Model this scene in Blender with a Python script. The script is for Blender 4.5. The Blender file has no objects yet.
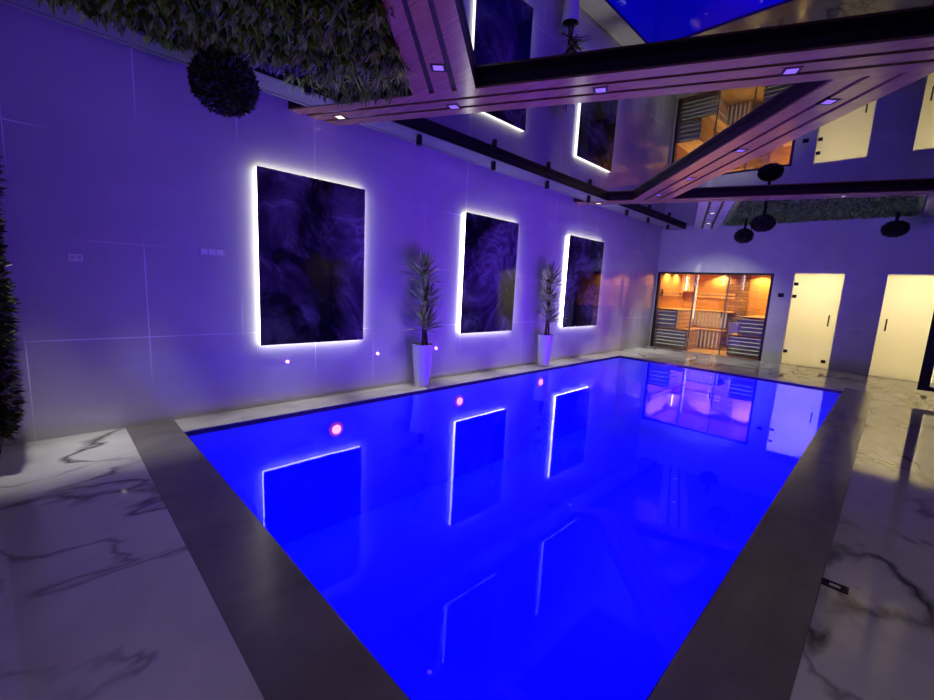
import bpy, bmesh, math, random
from mathutils import Vector, Matrix, Euler
random.seed(7)
PI = math.pi
sc = bpy.context.scene
COL = sc.collection

# ------------------------------------------------------------------ materials
def new_mat(name):
    m = bpy.data.materials.new(name); m.use_nodes = True
    nt = m.node_tree; nt.nodes.clear()
    out = nt.nodes.new('ShaderNodeOutputMaterial')
    return m, nt, out

def N(nt, t, **kw):
    n = nt.nodes.new(t)
    for k, v in kw.items():
        if k in n.inputs.keys(): n.inputs[k].default_value = v
        else: setattr(n, k, v)
    return n

def rgb(c): return (c[0], c[1], c[2], 1)

def bsdf(nt, out, **kw):
    p = nt.nodes.new('ShaderNodeBsdfPrincipled')
    for k, v in kw.items():
        k2 = k.replace('_', ' ')
        p.inputs[k2].default_value = v
    nt.links.new(p.outputs[0], out.inputs[0])
    return p

def ramp(nt, fac, stops):
    r = nt.nodes.new('ShaderNodeValToRGB')
    e = r.color_ramp.elements
    while len(e) < len(stops): e.new(0.5)
    for i, (p, c) in enumerate(stops):
        e[i].position = p; e[i].color = rgb(c)
    nt.links.new(fac, r.inputs[0])
    return r.outputs[0]

def pos(nt, scale=(1, 1, 1), rot=(0, 0, 0)):
    g = nt.nodes.new('ShaderNodeNewGeometry')
    m = nt.nodes.new('ShaderNodeMapping')
    m.inputs['Scale'].default_value = scale; m.inputs['Rotation'].default_value = rot
    nt.links.new(g.outputs['Position'], m.inputs['Vector'])
    return m.outputs[0]

def noise(nt, vec, scale, detail=4, rough=0.55, dist=0.0):
    n = N(nt, 'ShaderNodeTexNoise', Scale=scale, Detail=detail, Roughness=rough, Distortion=dist)
    nt.links.new(vec, n.inputs['Vector'])
    return n.outputs['Fac']

def mathn(nt, op, a, b=None, c=None):
    n = nt.nodes.new('ShaderNodeMath'); n.operation = op
    for i, v in enumerate((a, b, c)):
        if v is None: continue
        if isinstance(v, (int, float)): n.inputs[i].default_value = v
        else: nt.links.new(v, n.inputs[i])
    return n.outputs[0]

def mixc(nt, fac, a, b):
    n = nt.nodes.new('ShaderNodeMix'); n.data_type = 'RGBA'
    for i, v in ((0, fac), (6, a), (7, b)):
        if isinstance(v, (int, float)): n.inputs[i].default_value = v
        elif isinstance(v, tuple): n.inputs[i].default_value = rgb(v)
        else: nt.links.new(v, n.inputs[i])
    return n.outputs[2]

def plain(name, c, rough=0.5, spec=0.5, metal=0.0, var=0.0, vscale=8.0):
    m, nt, out = new_mat(name)
    p = bsdf(nt, out, Base_Color=rgb(c), Roughness=rough, Metallic=metal)
    p.inputs['Specular IOR Level'].default_value = spec
    if var:
        f = noise(nt, pos(nt), vscale, 5)
        lo = tuple(x * (1 - var) for x in c); hi = tuple(min(1, x * (1 + var)) for x in c)
        nt.links.new(ramp(nt, f, [(0.3, lo), (0.7, hi)]), p.inputs['Base Color'])
    return m

def emit(name, c, s):
    m, nt, out = new_mat(name)
    e = N(nt, 'ShaderNodeEmission', Color=rgb(c), Strength=s)
    nt.links.new(e.outputs[0], out.inputs[0])
    return m

def slab_wall(name, c, axis, off_h, step_h, off_v, step_v, rough=0.1, joint=True):
    """big polished porcelain slabs with fine joints, pale in patches for the light they catch"""
    m, nt, out = new_mat(name)
    v = pos(nt)
    f = noise(nt, v, 0.9, 6, 0.6, 0.4)
    base = ramp(nt, f, [(0.3, tuple(x * 0.86 for x in c)), (0.7, tuple(min(1, x * 1.1) for x in c))])
    p = bsdf(nt, out, Roughness=rough)
    p.inputs['Specular IOR Level'].default_value = 0.6
    if joint:
        s = nt.nodes.new('ShaderNodeSeparateXYZ'); nt.links.new(v, s.inputs[0])
        h = s.outputs[axis]; z = s.outputs[2]
        def line(val, off, step, w):
            a = mathn(nt, 'SUBTRACT', val, off)
            a = mathn(nt, 'PINGPONG', a, step / 2)
            return mathn(nt, 'LESS_THAN', a, w)
        l = mathn(nt, 'MAXIMUM', line(h, off_h, step_h, 0.0042), line(z, off_v, step_v, 0.0042))
        glint_patch = ramp(nt, noise(nt, v, 0.8, 2), [(0.46, (0, 0, 0)), (0.6, (1, 1, 1))])
        l = mathn(nt, 'MULTIPLY', l, glint_patch)
        base = mixc(nt, l, base, (0.92, 0.9, 0.95))  # joint lines paled in patches to stand for light caught along them
    nt.links.new(base, p.inputs['Base Color'])
    return m

def marble(name, rough=0.06):
    m, nt, out = new_mat(name)
    v = pos(nt, (1.0, 0.6, 1), (0, 0, 0.6))
    w = noise(nt, v, 0.75, 6, 0.48, 0.35)
    d = mathn(nt, 'ABSOLUTE', mathn(nt, 'SUBTRACT', w, 0.5))
    vein = ramp(nt, d, [(0.0, (1, 1, 1)), (0.006, (0.75, 0.75, 0.75)), (0.022, (0, 0, 0))])
    mask = ramp(nt, noise(nt, pos(nt), 0.85, 3), [(0.36, (0, 0, 0)), (0.52, (1, 1, 1))])
    w2 = noise(nt, pos(nt, (1.0, 0.6, 1), (0, 0, 0.75)), 1.1, 5, 0.45, 0.3)
    d2 = mathn(nt, 'ABSOLUTE', mathn(nt, 'SUBTRACT', w2, 0.52))
    vein2 = ramp(nt, d2, [(0.0, (0.6, 0.6, 0.6)), (0.012, (0, 0, 0))])
    vein = mathn(nt, 'MAXIMUM', vein, vein2)
    cloud = ramp(nt, noise(nt, pos(nt), 1.6, 6, 0.6, 0.6), [(0.3, (0.50, 0.49, 0.50)), (0.7, (0.66, 0.65, 0.66))])
    k = mathn(nt, 'MULTIPLY', vein, mask)
    col = mixc(nt, k, cloud, (0.07, 0.065, 0.075))
    # slab joints
    s = nt.nodes.new('ShaderNodeSeparateXYZ'); nt.links.new(pos(nt), s.inputs[0])
    def line(val, off, step):
        a = mathn(nt, 'PINGPONG', mathn(nt, 'SUBTRACT', val, off), step / 2)
        return mathn(nt, 'LESS_THAN', a, 0.002)
    l = mathn(nt, 'MAXIMUM', line(s.outputs[0], -0.07, 1.2), line(s.outputs[1], 0.44, 1.2))
    col = mixc(nt, mathn(nt, 'MULTIPLY', l, 0.5), col, (0.25, 0.25, 0.25))
    p = bsdf(nt, out, Roughness=rough)
    p.inputs['Specular IOR Level'].default_value = 0.75
    nt.links.new(col, p.inputs['Base Color'])
    return m

def stone(name, c, rough):
    m, nt, out = new_mat(name)
    f = noise(nt, pos(nt, (1, 0.6, 1)), 2.2, 8, 0.65, 0.7)
    p = bsdf(nt, out, Roughness=rough)
    p.inputs['Specular IOR Level'].default_value = 0.6
    nt.links.new(ramp(nt, f, [(0.3, tuple(x * 0.72 for x in c)), (0.72, tuple(x * 1.2 for x in c))]), p.inputs['Base Color'])
    return m

def wood(name, c, rot=0.0, rough=0.28, spec=0.6):
    m, nt, out = new_mat(name)
    v = pos(nt, (1.2, 14, 14), (0, 0, rot))
    f = noise(nt, v, 1.6, 6, 0.6, 1.2)
    p = bsdf(nt, out, Roughness=rough)
    p.inputs['Specular IOR Level'].default_value = spec
    nt.links.new(ramp(nt, f, [(0.25, tuple(x * 0.6 for x in c)), (0.75, tuple(x * 1.2 for x in c))]), p.inputs['Base Color'])
    return m

def leaf_mat(name, c1, c2):
    m, nt, out = new_mat(name)
    f = noise(nt, pos(nt), 9.0, 3)
    p = bsdf(nt, out, Roughness=0.42)
    nt.links.new(ramp(nt, f, [(0.35, c1), (0.65, c2)]), p.inputs['Base Color'])
    return m

def clear_surface(name, tint, rough, ior, bump=0.0):
    """pane or water surface: fresnel mirror over a clear see-through body"""
    m, nt, out = new_mat(name)
    fr = N(nt, 'ShaderNodeFresnel', IOR=ior)
    tr = N(nt, 'ShaderNodeBsdfTransparent', Color=rgb(tint))
    gl = N(nt, 'ShaderNodeBsdfGlossy', Color=(1, 1, 1, 1), Roughness=rough)
    mx = nt.nodes.new('ShaderNodeMixShader')
    nt.links.new(fr.outputs[0], mx.inputs[0]); nt.links.new(tr.outputs[0], mx.inputs[1]); nt.links.new(gl.outputs[0], mx.inputs[2])
    nt.links.new(mx.outputs[0], out.inputs[0])
    if bump:
        b = N(nt, 'ShaderNodeBump', Strength=bump, Distance=0.02)
        nt.links.new(noise(nt, pos(nt, (1, 1, 1)), 1.3, 2), b.inputs['Height'])
        nt.links.new(b.outputs[0], gl.inputs['Normal'])
    return m

def frosted(name):
    m, nt, out = new_mat(name)
    fr = N(nt, 'ShaderNodeFresnel', IOR=1.5)
    tl = N(nt, 'ShaderNodeBsdfTranslucent', Color=(0.92, 0.87, 0.74, 1))
    gl = N(nt, 'ShaderNodeBsdfGlossy', Color=(1, 1, 1, 1), Roughness=0.03)
    mx = nt.nodes.new('ShaderNodeMixShader')
    nt.links.new(fr.outputs[0], mx.inputs[0]); nt.links.new(tl.outputs[0], mx.inputs[1]); nt.links.new(gl.outputs[0], mx.inputs[2])
    nt.links.new(mx.outputs[0], out.inputs[0])
    return m

def art_mat(name, seed):
    m, nt, out = new_mat(name)
    g = nt.nodes.new('ShaderNodeNewGeometry')
    mp = nt.nodes.new('ShaderNodeMapping'); mp.inputs['Location'].default_value = (seed, seed * 1.7, seed * 0.6)
    nt.links.new(g.outputs['Position'], mp.inputs[0])
    v = mp.outputs[0]
    w = noise(nt, v, 1.0, 8, 0.62, 1.6)
    d = mathn(nt, 'ABSOLUTE', mathn(nt, 'SUBTRACT', w, 0.5))
    wisp = ramp(nt, d, [(0.0, (1, 1, 1)), (0.03, (0.35, 0.35, 0.35)), (0.13, (0, 0, 0))])
    big = ramp(nt, noise(nt, v, 0.9, 4, 0.6, 1.0), [(0.38, (0, 0, 0)), (0.66, (1, 1, 1))])
    k = mathn(nt, 'MULTIPLY', wisp, big)
    base = mixc(nt, big, (0.006, 0.006, 0.012), (0.085, 0.075, 0.11))
    col = mixc(nt, k, base, (0.3, 0.29, 0.34))
    p = bsdf(nt, out, Roughness=0.035)
    p.inputs['Specular IOR Level'].default_value = 0.4
    nt.links.new(col, p.inputs['Base Color'])
    return m

def mosaic(name, c1, c2, mortar, size, rough=0.2, wide=1.0, shift=0.0):
    m, nt, out = new_mat(name)
    g = nt.nodes.new('ShaderNodeNewGeometry')
    s = nt.nodes.new('ShaderNodeSeparateXYZ'); nt.links.new(g.outputs['Position'], s.inputs[0])
    cmb = nt.nodes.new('ShaderNodeCombineXYZ')
    nt.links.new(mathn(nt, 'ADD', s.outputs[0], s.outputs[1]), cmb.inputs[0]); nt.links.new(s.outputs[2], cmb.inputs[1])
    b = N(nt, 'ShaderNodeTexBrick', Color1=rgb(c1), Color2=rgb(c2), Mortar=rgb(mortar), Scale=1.0)
    b.offset = shift
    b.inputs['Brick Width'].default_value = size * wide; b.inputs['Row Height'].default_value = size
    b.inputs['Mortar Size'].default_value = size * 0.07
    nt.links.new(cmb.outputs[0], b.inputs[0])
    p = bsdf(nt, out, Roughness=rough)
    nt.links.new(b.outputs[0], p.inputs['Base Color'])
    return m

M = {}
M['wall'] = slab_wall('polished_slab_left', (0.50, 0.48, 0.53), 1, 0.66, 0.8, 0.0, 0.83, 0.015)
M['wall_b'] = slab_wall('polished_slab_back', (0.62, 0.66, 0.62), 0, -2.0, 1.2, 0.0, 2.6, 0.07, False)
M['wall_n'] = plain('painted_wall', (0.33, 0.32, 0.36), 0.5, 0.3, 0, 0.08, 1.5)
M['marble'] = marble('grey_veined_marble')
M['coping'] = stone('coping_stone', (0.18, 0.165, 0.155), 0.22)
M['coping_light'] = stone('coping_stone_pale', (0.56, 0.54, 0.50), 0.16)
M['soffit'] = stone('grey_plaster', (0.22, 0.215, 0.21), 0.6)
M['black'] = plain('matte_black', (0.006, 0.006, 0.007), 0.45, 0.3)
M['blackmetal'] = plain('black_metal', (0.012, 0.011, 0.012), 0.35, 0.5)
M['darkceil'] = plain('dark_void', (0.02, 0.02, 0.025), 0.8, 0.1)
# dark mirror-like stretch ceiling
m, nt, out = new_mat('dark_mirror_film')
p = bsdf(nt, out, Base_Color=(0.23, 0.23, 0.25, 1), Metallic=1.0, Roughness=0.012)
b = N(nt, 'ShaderNodeBump', Strength=0.02, Distance=0.02)
nt.links.new(noise(nt, pos(nt), 1.0, 1), b.inputs['Height']); nt.links.new(b.outputs[0], p.inputs['Normal'])
M['mirror'] = m
M['beamside'] = plain('dark_shaded_side', (0.02, 0.011, 0.007), 0.5, 0.3, 0, 0.3, 6)  # brown sides darkened for shade; also forms the dark grooves
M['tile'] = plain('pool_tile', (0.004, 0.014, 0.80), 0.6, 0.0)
M['band'] = mosaic('navy_mosaic_band', (0.02, 0.02, 0.06), (0.035, 0.03, 0.09), (0.005, 0.005, 0.015), 0.03)
M['water'] = clear_surface('still_water', (0.985, 0.985, 1.0), 0.0, 1.21, 0.05)
M['glass'] = clear_surface('clear_glass', (0.93, 0.95, 0.94), 0.0, 1.5)
M['frost'] = frosted('frosted_glass')
M['led'] = emit('white_led', (1.0, 0.98, 0.90), 7.5)
M['line_led'] = emit('white_line_led', (1.0, 0.97, 0.9), 14.0)
M['pale'] = plain('pale_plaster', (0.80, 0.76, 0.66), 0.6, 0.3)
M['steel'] = plain('brushed_steel', (0.45, 0.45, 0.46), 0.3, 0.5, 1.0)
M['bronze'] = plain('dark_bronze_fitting', (0.04, 0.035, 0.03), 0.35, 0.5, 0.6)
M['white'] = plain('white_glazed_pot', (0.78, 0.78, 0.78), 0.25, 0.5)
M['plastic'] = plain('white_plastic', (0.75, 0.75, 0.76), 0.35)
M['greyplastic'] = plain('grey_plastic', (0.5, 0.5, 0.52), 0.35)
M['soil'] = plain('dark_soil', (0.03, 0.022, 0.016), 0.9, 0.2, 0, 0.5, 40)
M['stem'] = plain('brown_cane', (0.09, 0.065, 0.04), 0.7, 0.3, 0, 0.4, 30)
M['leaf'] = leaf_mat('palm_leaf', (0.04, 0.07, 0.02), (0.52, 0.62, 0.26))
M['fern'] = leaf_mat('dark_fern', (0.04, 0.10, 0.008), (0.26, 0.47, 0.035))
M['lime'] = leaf_mat('lime_grass', (0.45, 0.95, 0.03), (0.60, 1.0, 0.05))
M['silver'] = leaf_mat('silver_leaf', (0.12, 0.13, 0.11), (0.34, 0.35, 0.30))
M['mossg'] = leaf_mat('moss', (0.10, 0.22, 0.03), (0.25, 0.48, 0.08))
M['box'] = leaf_mat('boxwood_dark', (0.008, 0.012, 0.005), (0.03, 0.045, 0.014))
M['ivy'] = leaf_mat('dark_wall_leaf', (0.010, 0.018, 0.002), (0.05, 0.065, 0.008))
M['violet'] = emit('violet_led', (0.32, 0.15, 1.0), 1.0)
M['warmwhite'] = emit('warm_downlight', (1.0, 0.9, 0.8), 1.6)
M['dimlens'] = plain('dark_lens', (0.05, 0.05, 0.05), 0.2)
M['lamp_core'] = emit('pink_white_lens', (1.0, 0.36, 0.9), 1.8)
M['lamp_halo'] = emit('magenta_halo_ring', (0.50, 0.02, 1.0), 0.6)  # ring emission stands for the glow around the lens
M['saunawood'] = wood('sauna_cedar', (0.62, 0.30, 0.10), 0, 0.45, 0.3)
M['saunabench'] = wood('sauna_bench_pine', (0.66, 0.40, 0.19), 0, 0.45, 0.3)
M['saunaled'] = emit('warm_bench_led', (1.0, 0.88, 0.70), 0.45)
M['lit_slat'] = wood('sauna_lit_slat', (0.80, 0.72, 0.62), 0, 0.5, 0.3)  # front slats coloured paler than the bench pine to look lit
M['mullion'] = plain('grey_mullion', (0.16, 0.13, 0.12), 0.4, 0.5, 0.3)
M['rock'] = plain('sauna_rock', (0.12, 0.11, 0.11), 0.85, 0.2, 0, 0.5, 25)
M['stack'] = mosaic('stacked_stone', (0.36, 0.18, 0.11), (0.22, 0.10, 0.06), (0.10, 0.05, 0.035), 0.085, 0.8, 3.2, 0.43)
M['saunaglow'] = plain('lamp_shade_slat', (0.75, 0.55, 0.3), 0.5, 0.3)

# ------------------------------------------------------------------ mesh helpers
def quad(bm, a, b, c, d): 
    vs = [bm.verts.new(v) for v in (a, b, c, d)]; return bm.faces.new(vs)

def add_box(bm, x0, x1, y0, y1, z0, z1):
    v = [bm.verts.new((x, y, z)) for z in (z0, z1) for y in (y0, y1) for x in (x0, x1)]
    for f in ((0, 2, 3, 1), (4, 5, 7, 6), (0, 1, 5, 4), (2, 6, 7, 3), (0, 4, 6, 2), (1, 3, 7, 5)):
        bm.faces.new([v[i] for i in f])

def add_prism(bm, poly, z0, z1):
    lo = [bm.verts.new((p[0], p[1], z0)) for p in poly]; hi = [bm.verts.new((p[0], p[1], z1)) for p in poly]
    bm.faces.new(hi); bm.faces.new(lo[::-1])
    n = len(poly)
    for i in range(n): bm.faces.new((lo[i], lo[(i + 1) % n], hi[(i + 1) % n], hi[i]))

def frame_of(d):
    d = d.normalized()
    a = Vector((0, 0, 1)) if abs(d.z) < 0.9 else Vector((1, 0, 0))
    u = d.cross(a).normalized(); w = d.cross(u)
    return u, w

def add_tube(bm, pts, radii, seg=10, caps=True):
    rings = []
    for i, p in enumerate(pts):
        p = Vector(p)
        d = Vector(pts[min(i + 1, len(pts) - 1)]) - Vector(pts[max(i - 1, 0)])
        u, w = frame_of(d)
        r = radii[i] if isinstance(radii, (list, tuple)) else radii
        rings.append([bm.verts.new(p + (u * math.cos(2 * PI * k / seg) + w * math.sin(2 * PI * k / seg)) * r) for k in range(seg)])
    for a, b in zip(rings, rings[1:]):
        for k in range(seg): bm.faces.new((a[k], a[(k + 1) % seg], b[(k + 1) % seg], b[k]))
    if caps:
        bm.faces.new(rings[0]); bm.faces.new(rings[-1][::-1])

def add_lathe(bm, c, prof, seg=32):
    rings = []
    for r, z in prof:
        rings.append([bm.verts.new((c[0] + r * math.cos(2 * PI * k / seg), c[1] + r * math.sin(2 * PI * k / seg), c[2] + z)) for k in range(seg)])
    for a, b in zip(rings, rings[1:]):
        for k in range(seg): bm.faces.new((a[k], a[(k + 1) % seg], b[(k + 1) % seg], b[k]))
    bm.faces.new(rings[0][::-1]); bm.faces.new(rings[-1])

def add_blade(bm, base, d, n, L, W, bend=0.3, seg=3):
    """pointed, gently folded leaf; n is the side its face looks to"""
    d = d.normalized(); s = d.cross(n)
    if s.length < 1e-3: s = d.cross(Vector((1, 0.3, 0.2)))
    s.normalize(); n = s.cross(d).normalized()
    prev = None; p = Vector(base); dd = d.copy()
    for i in range(seg + 1):
        t = i / seg
        w = W * (0.55 + 0.9 * t if t < 0.45 else (1.0 - t) / 0.55 * 0.95) * 0.5
        if i == seg: 
            tip = bm.verts.new(p)
            bm.faces.new((prev[0], prev[1], prev[2], tip)) if False else None
            bm.faces.new((prev[0], prev[1], tip)); bm.faces.new((prev[1], prev[2], tip))
            break
        cur = (bm.verts.new(p - s * w + n * w * 0.35), bm.verts.new(p), bm.verts.new(p + s * w + n * w * 0.35))
        if prev:
            bm.faces.new((prev[0], prev[1], cur[1], cur[0])); bm.faces.new((prev[1], prev[2], cur[2], cur[1]))
        prev = cur
        dd = (dd - n * bend / seg).normalized()
        p = p + dd * (L / seg)

def wloc(o):
    v = Vector((0, 0, 0))
    while o: v += o.location; o = o.parent
    return v

def obj(name, bm, mat, parent=None, loc=None, smooth=False, bevel=0.0, label=None, recalc=True):
    """mesh in world coordinates -> one object (origin at loc or at its parent's origin)"""
    if recalc: bmesh.ops.recalc_face_normals(bm, faces=bm.faces)
    base = wloc(parent) if parent else Vector((0, 0, 0))
    o_loc = Vector(loc) - base if loc is not None else Vector((0, 0, 0))
    off = base + o_loc
    bmesh.ops.translate(bm, vec=-off, verts=bm.verts)
    me = bpy.data.meshes.new(name); bm.to_mesh(me); bm.free()
    me.materials.append(mat)
    if smooth:
        for p in me.polygons: p.use_smooth = True
    o = bpy.data.objects.new(name, me); COL.objects.link(o)
    o.location = o_loc
    if parent: o.parent = parent
    if bevel:
        md = o.modifiers.new('bevel', 'BEVEL'); md.width = bevel; md.segments = 2; md.limit_method = 'ANGLE'
    if label: o['label'] = label
    return o

def box(name, mat, parent, x0, x1, y0, y1, z0, z1, bevel=0.0, **kw):
    bm = bmesh.new(); add_box(bm, x0, x1, y0, y1, z0, z1)
    return obj(name, bm, mat, parent, bevel=bevel, **kw)

def tag(o, label, cat, group=None, kind=None):
    o['label'] = label; o['category'] = cat
    if group: o['group'] = group
    if kind: o['kind'] = kind
    return o

def thing(name, label, cat, loc, group=None):
    o = bpy.data.objects.new(name, None); COL.objects.link(o)
    o.empty_display_size = 0.1; o.location = loc
    return tag(o, label, cat, group)

def struct(name, bm, mat, **kw):
    o = obj(name, bm, mat, **kw); o['kind'] = 'structure'; return o

def sbox(name, mat, *a):
    bm = bmesh.new(); add_box(bm, *a); return struct(name, bm, mat)

def dup(root, loc, label, group=None):
    r = root.copy(); COL.objects.link(r); r.location = loc; r['label'] = label
    if group: r['group'] = group
    for ch in list(root.children):
        c = ch.copy(); COL.objects.link(c); c.parent = r
        for g in ch.children:
            d = g.copy(); COL.objects.link(d); d.parent = c
    return r

def lamp(kind, loc, energy, color, size=0.1, target=None, **kw):
    l = bpy.data.lights.new('light', kind); l.energy = energy; l.color = color
    if kind == 'AREA': l.shape = kw.pop('shape', 'DISK'); l.size = size
    else: l.shadow_soft_size = size
    for k, v in kw.items(): setattr(l, k, v)
    o = bpy.data.objects.new(kw.get('nm', 'lamp_light'), l); COL.objects.link(o); o.location = loc
    if target is not None:
        o.rotation_euler = (Vector(target) - Vector(loc)).to_track_quat('-Z', 'Y').to_euler()
    return o

# ------------------------------------------------------------------ layout
XL, YB, XR, YN = -4.82, 12.20, 3.20, -0.32
PX0, PX1, PY0, PY1 = -4.41, -0.43, 0.81, 9.52      # pool opening
CX1, CY0, CY1 = -0.07, 0.44, 9.90                  # outer edge of the coping
ZT = 3.50                                          # structural top
ZM = 3.285                                         # mirror ceiling
ZU = 3.19                                          # underside of beams

# floor: marble all round, coping stones, basin
bm = bmesh.new()
add_box(bm, XL, XR, YN, CY0, -0.15, 0)
add_box(bm, CX1, XR, CY0, CY1, -0.15, 0)
add_box(bm, XL, XR, CY1, YB, -0.15, 0)
struct('floor', bm, M['marble'])
bm = bmesh.new()
add_box(bm, XL, CX1, CY0, PY0, -0.045, 0.002)
add_box(bm, PX1, CX1, PY0, CY1, -0.045, 0.002)
struct('trim_1', bm, M['coping'], bevel=0.004)
bm = bmesh.new()
add_box(bm, XL, PX0, PY0, CY1, -0.045, 0.002)
add_box(bm, PX0, PX1, PY1, CY1, -0.045, 0.002)
struct('trim_2', bm, M['coping_light'], bevel=0.004)

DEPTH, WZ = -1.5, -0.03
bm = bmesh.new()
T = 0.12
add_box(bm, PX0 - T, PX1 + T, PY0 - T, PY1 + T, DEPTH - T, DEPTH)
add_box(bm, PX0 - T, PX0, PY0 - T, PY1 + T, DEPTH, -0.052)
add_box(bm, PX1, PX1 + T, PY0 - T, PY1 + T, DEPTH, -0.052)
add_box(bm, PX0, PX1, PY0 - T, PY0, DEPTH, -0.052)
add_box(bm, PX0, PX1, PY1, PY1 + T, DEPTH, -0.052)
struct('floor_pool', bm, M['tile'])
bm = bmesh.new()
e = 0.006
add_box(bm, PX0 - 0.02, PX0 + e, PY0, PY1, -0.052, -0.006)
add_box(bm, PX1 - e, PX1 + 0.02, PY0, PY1, -0.052, -0.006)
add_box(bm, PX0, PX1, PY0 - 0.02, PY0 + e, -0.052, -0.006)
add_box(bm, PX0, PX1, PY1 - e, PY1 + 0.02, -0.052, -0.006)
struct('trim_3', bm, M['band'])
bm = bmesh.new()
quad(bm, (PX0 + e, PY0 + e, WZ), (PX1 - e, PY0 + e, WZ), (PX1 - e, PY1 - e, WZ), (PX0 + e, PY1 - e, WZ))
w = obj('pool_water', bm, M['water'], recalc=False)
tag(w, 'still water of the pool glowing deep blue', 'water', kind='stuff')

# walls
WT = 0.2
sbox('wall_left', M['wall'], XL - WT, XL, YN - WT, YB + WT, -0.15, ZT)
sbox('wall_near', M['wall_n'], XL, XR, YN - WT, YN, -0.15, ZT)
SX0, SX1, SZ = -4.80, -2.12, 2.09                  # sauna opening
D1, D2 = (-1.75, -0.86), (-0.22, 1.25)             # doorways in the far wall
DZ = 2.11
bm = bmesh.new()
for a in ((XL, SX0, 0, ZT), (SX0, SX1, SZ, ZT), (SX1, D1[0], 0, ZT), (D1[0], D1[1], DZ, ZT), (D1[1], D2[0], 0, ZT), (D2[0], D2[1], DZ, ZT), (D2[1], XR, 0, ZT)):
    add_box(bm, a[0], a[1], YB, YB + WT, a[2], a[3])
bmesh.ops.remove_doubles(bm, verts=bm.verts, dist=0.0001)
struct('wall_back', bm, M['wall_b'], recalc=False)
# right wall with a dim glazed doorway
RY = (5.6, 7.4)
bm = bmesh.new()
for a in ((YN, RY[0], -0.15, ZT), (RY[0], RY[1], 2.2, ZT), (RY[1], YB, -0.15, ZT)):
    add_box(bm, XR, XR + WT, a[0], a[1], a[2], a[3])
struct('wall_right', bm, M['wall_n'], recalc=False)

# ceiling: structural slab, dark mirror film, plaster strips
sbox('ceiling', M['darkceil'], XL - WT, XR + WT, YN - WT, YB + WT, ZT, ZT + 0.15)
sbox('ceiling_mirror', M['mirror'], -4.52, XR, YN, YB, ZM, ZM + 0.03)
SI, SO = -4.22, -4.60                              # plaster strip along the left wall
bm = bmesh.new()
add_box(bm, SO, SO + 0.05, YN, YB, 3.2, 3.33)
add_box(bm, SO + 0.068, SI, YN, YB, 3.2, ZM)
struct('trim_4', bm, M['soffit'], recalc=False)
sbox('trim_5', M['black'], SO + 0.05, SO + 0.068, YN, YB, 3.225, 3.33)
sbox('trim_6', M['black'], SI, SI + 0.012, YN, YB, 3.203, ZM)
sbox('trim_7', M['soffit'], 0.10, 0.62, 9.95, YB, ZU, ZM)

# ------------------------------------------------------------------ ceiling beams clad in three planks
def lerp(a, b, t): return (a[0] + (b[0] - a[0]) * t, a[1] + (b[1] - a[1]) * t)
def meet(p, q, r, s):
    d1 = (q[0] - p[0], q[1] - p[1]); d2 = (s[0] - r[0], s[1] - r[1])
    den = d1[0] * d2[1] - d1[1] * d2[0]
    t = ((r[0] - p[0]) * d2[1] - (r[1] - p[1]) * d2[0]) / den
    return (p[0] + d1[0] * t, p[1] + d1[1] * t)

def beam(label, s0, s1, t0, t1, nplank=3, rough=0.2, col=(0.40, 0.215, 0.085)):
    """s0,s1: the two corners at one end; t0,t1 the matching corners at the other end"""
    cx = sum(p[0] for p in (s0, s1, t0, t1)) / 4; cy = sum(p[1] for p in (s0, s1, t0, t1)) / 4
    b = thing('ceiling_beam', label, 'beam', (cx, cy, ZU), 'wood clad beams under the mirror ceiling')
    b['kind'] = 'thing'
    bm = bmesh.new(); add_prism(bm, [s0, t0, t1, s1], ZU + 0.018, ZM)
    obj('core', bm, M['beamside'], b, label='dark side and groove core of the beam')
    ang = math.atan2(t0[1] - s0[1], t0[0] - s0[0])
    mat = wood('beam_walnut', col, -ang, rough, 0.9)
    g = 0.05
    wd = math.hypot(s1[0] - s0[0], s1[1] - s0[1])
    pw = (1 - (nplank - 1) * g / wd * 1.0) / nplank
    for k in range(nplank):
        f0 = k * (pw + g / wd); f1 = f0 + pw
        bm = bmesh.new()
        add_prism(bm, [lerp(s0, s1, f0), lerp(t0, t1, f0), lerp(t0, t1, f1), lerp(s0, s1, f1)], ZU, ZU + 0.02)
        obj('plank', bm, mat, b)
    return b

An0, An1 = (XL, 1.97), (XR, 5.75)
Af0, Af1 = (XL, 2.53), (XR, 6.31)
beam('longest ceiling beam, crossing the pool from above the first wall panel', An0, Af0, An1, Af1)
Dn0, Dn1 = (XL, 7.63), (XR, 10.72)
Df0, Df1 = (XL, 7.98), (XR, 11.07)
beam('slim ceiling beam crossing the far end of the pool', Dn0, Df0, Dn1, Df1, 2, 0.2)
Bn = ((-3.08, 7.24), (-0.64, 4.57)); Bf = ((-3.14, 8.21), (-0.11, 4.88))
beam('diagonal ceiling beam glowing orange, joining the longest beam to the slim far beam',
     meet(*Bn, Dn0, Dn1), meet(*Bf, Dn0, Dn1), meet(*Bn, Af0, Af1), meet(*Bf, Af0, Af1))
Cl = ((-3.51, 2.62), (-2.56, 1.65)); Cr = ((-2.93, 2.88), (-2.19, 1.93))
NW = ((XL, YN), (XR, YN))
beam('violet ceiling beam beside the planted ceiling panel, overhead', meet(*Cl, An0, An1), meet(*Cr, An0, An1), meet(*Cl, *NW), meet(*Cr, *NW))
El = ((-2.96, 9.06), (-4.02, 12.2)); Er = ((-2.44, 9.35), (-3.42, 12.2))
BW = ((XL, YB), (XR, YB))
beam('short ceiling beam running to the far wall above the sauna, planks coloured as if lit', meet(*El, Df0, Df1), meet(*Er, Df0, Df1), meet(*El, *BW), meet(*Er, *BW), 3, 0.2, (0.55, 0.52, 0.48))  # planks paler than the other beams to stand for light on them

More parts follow.
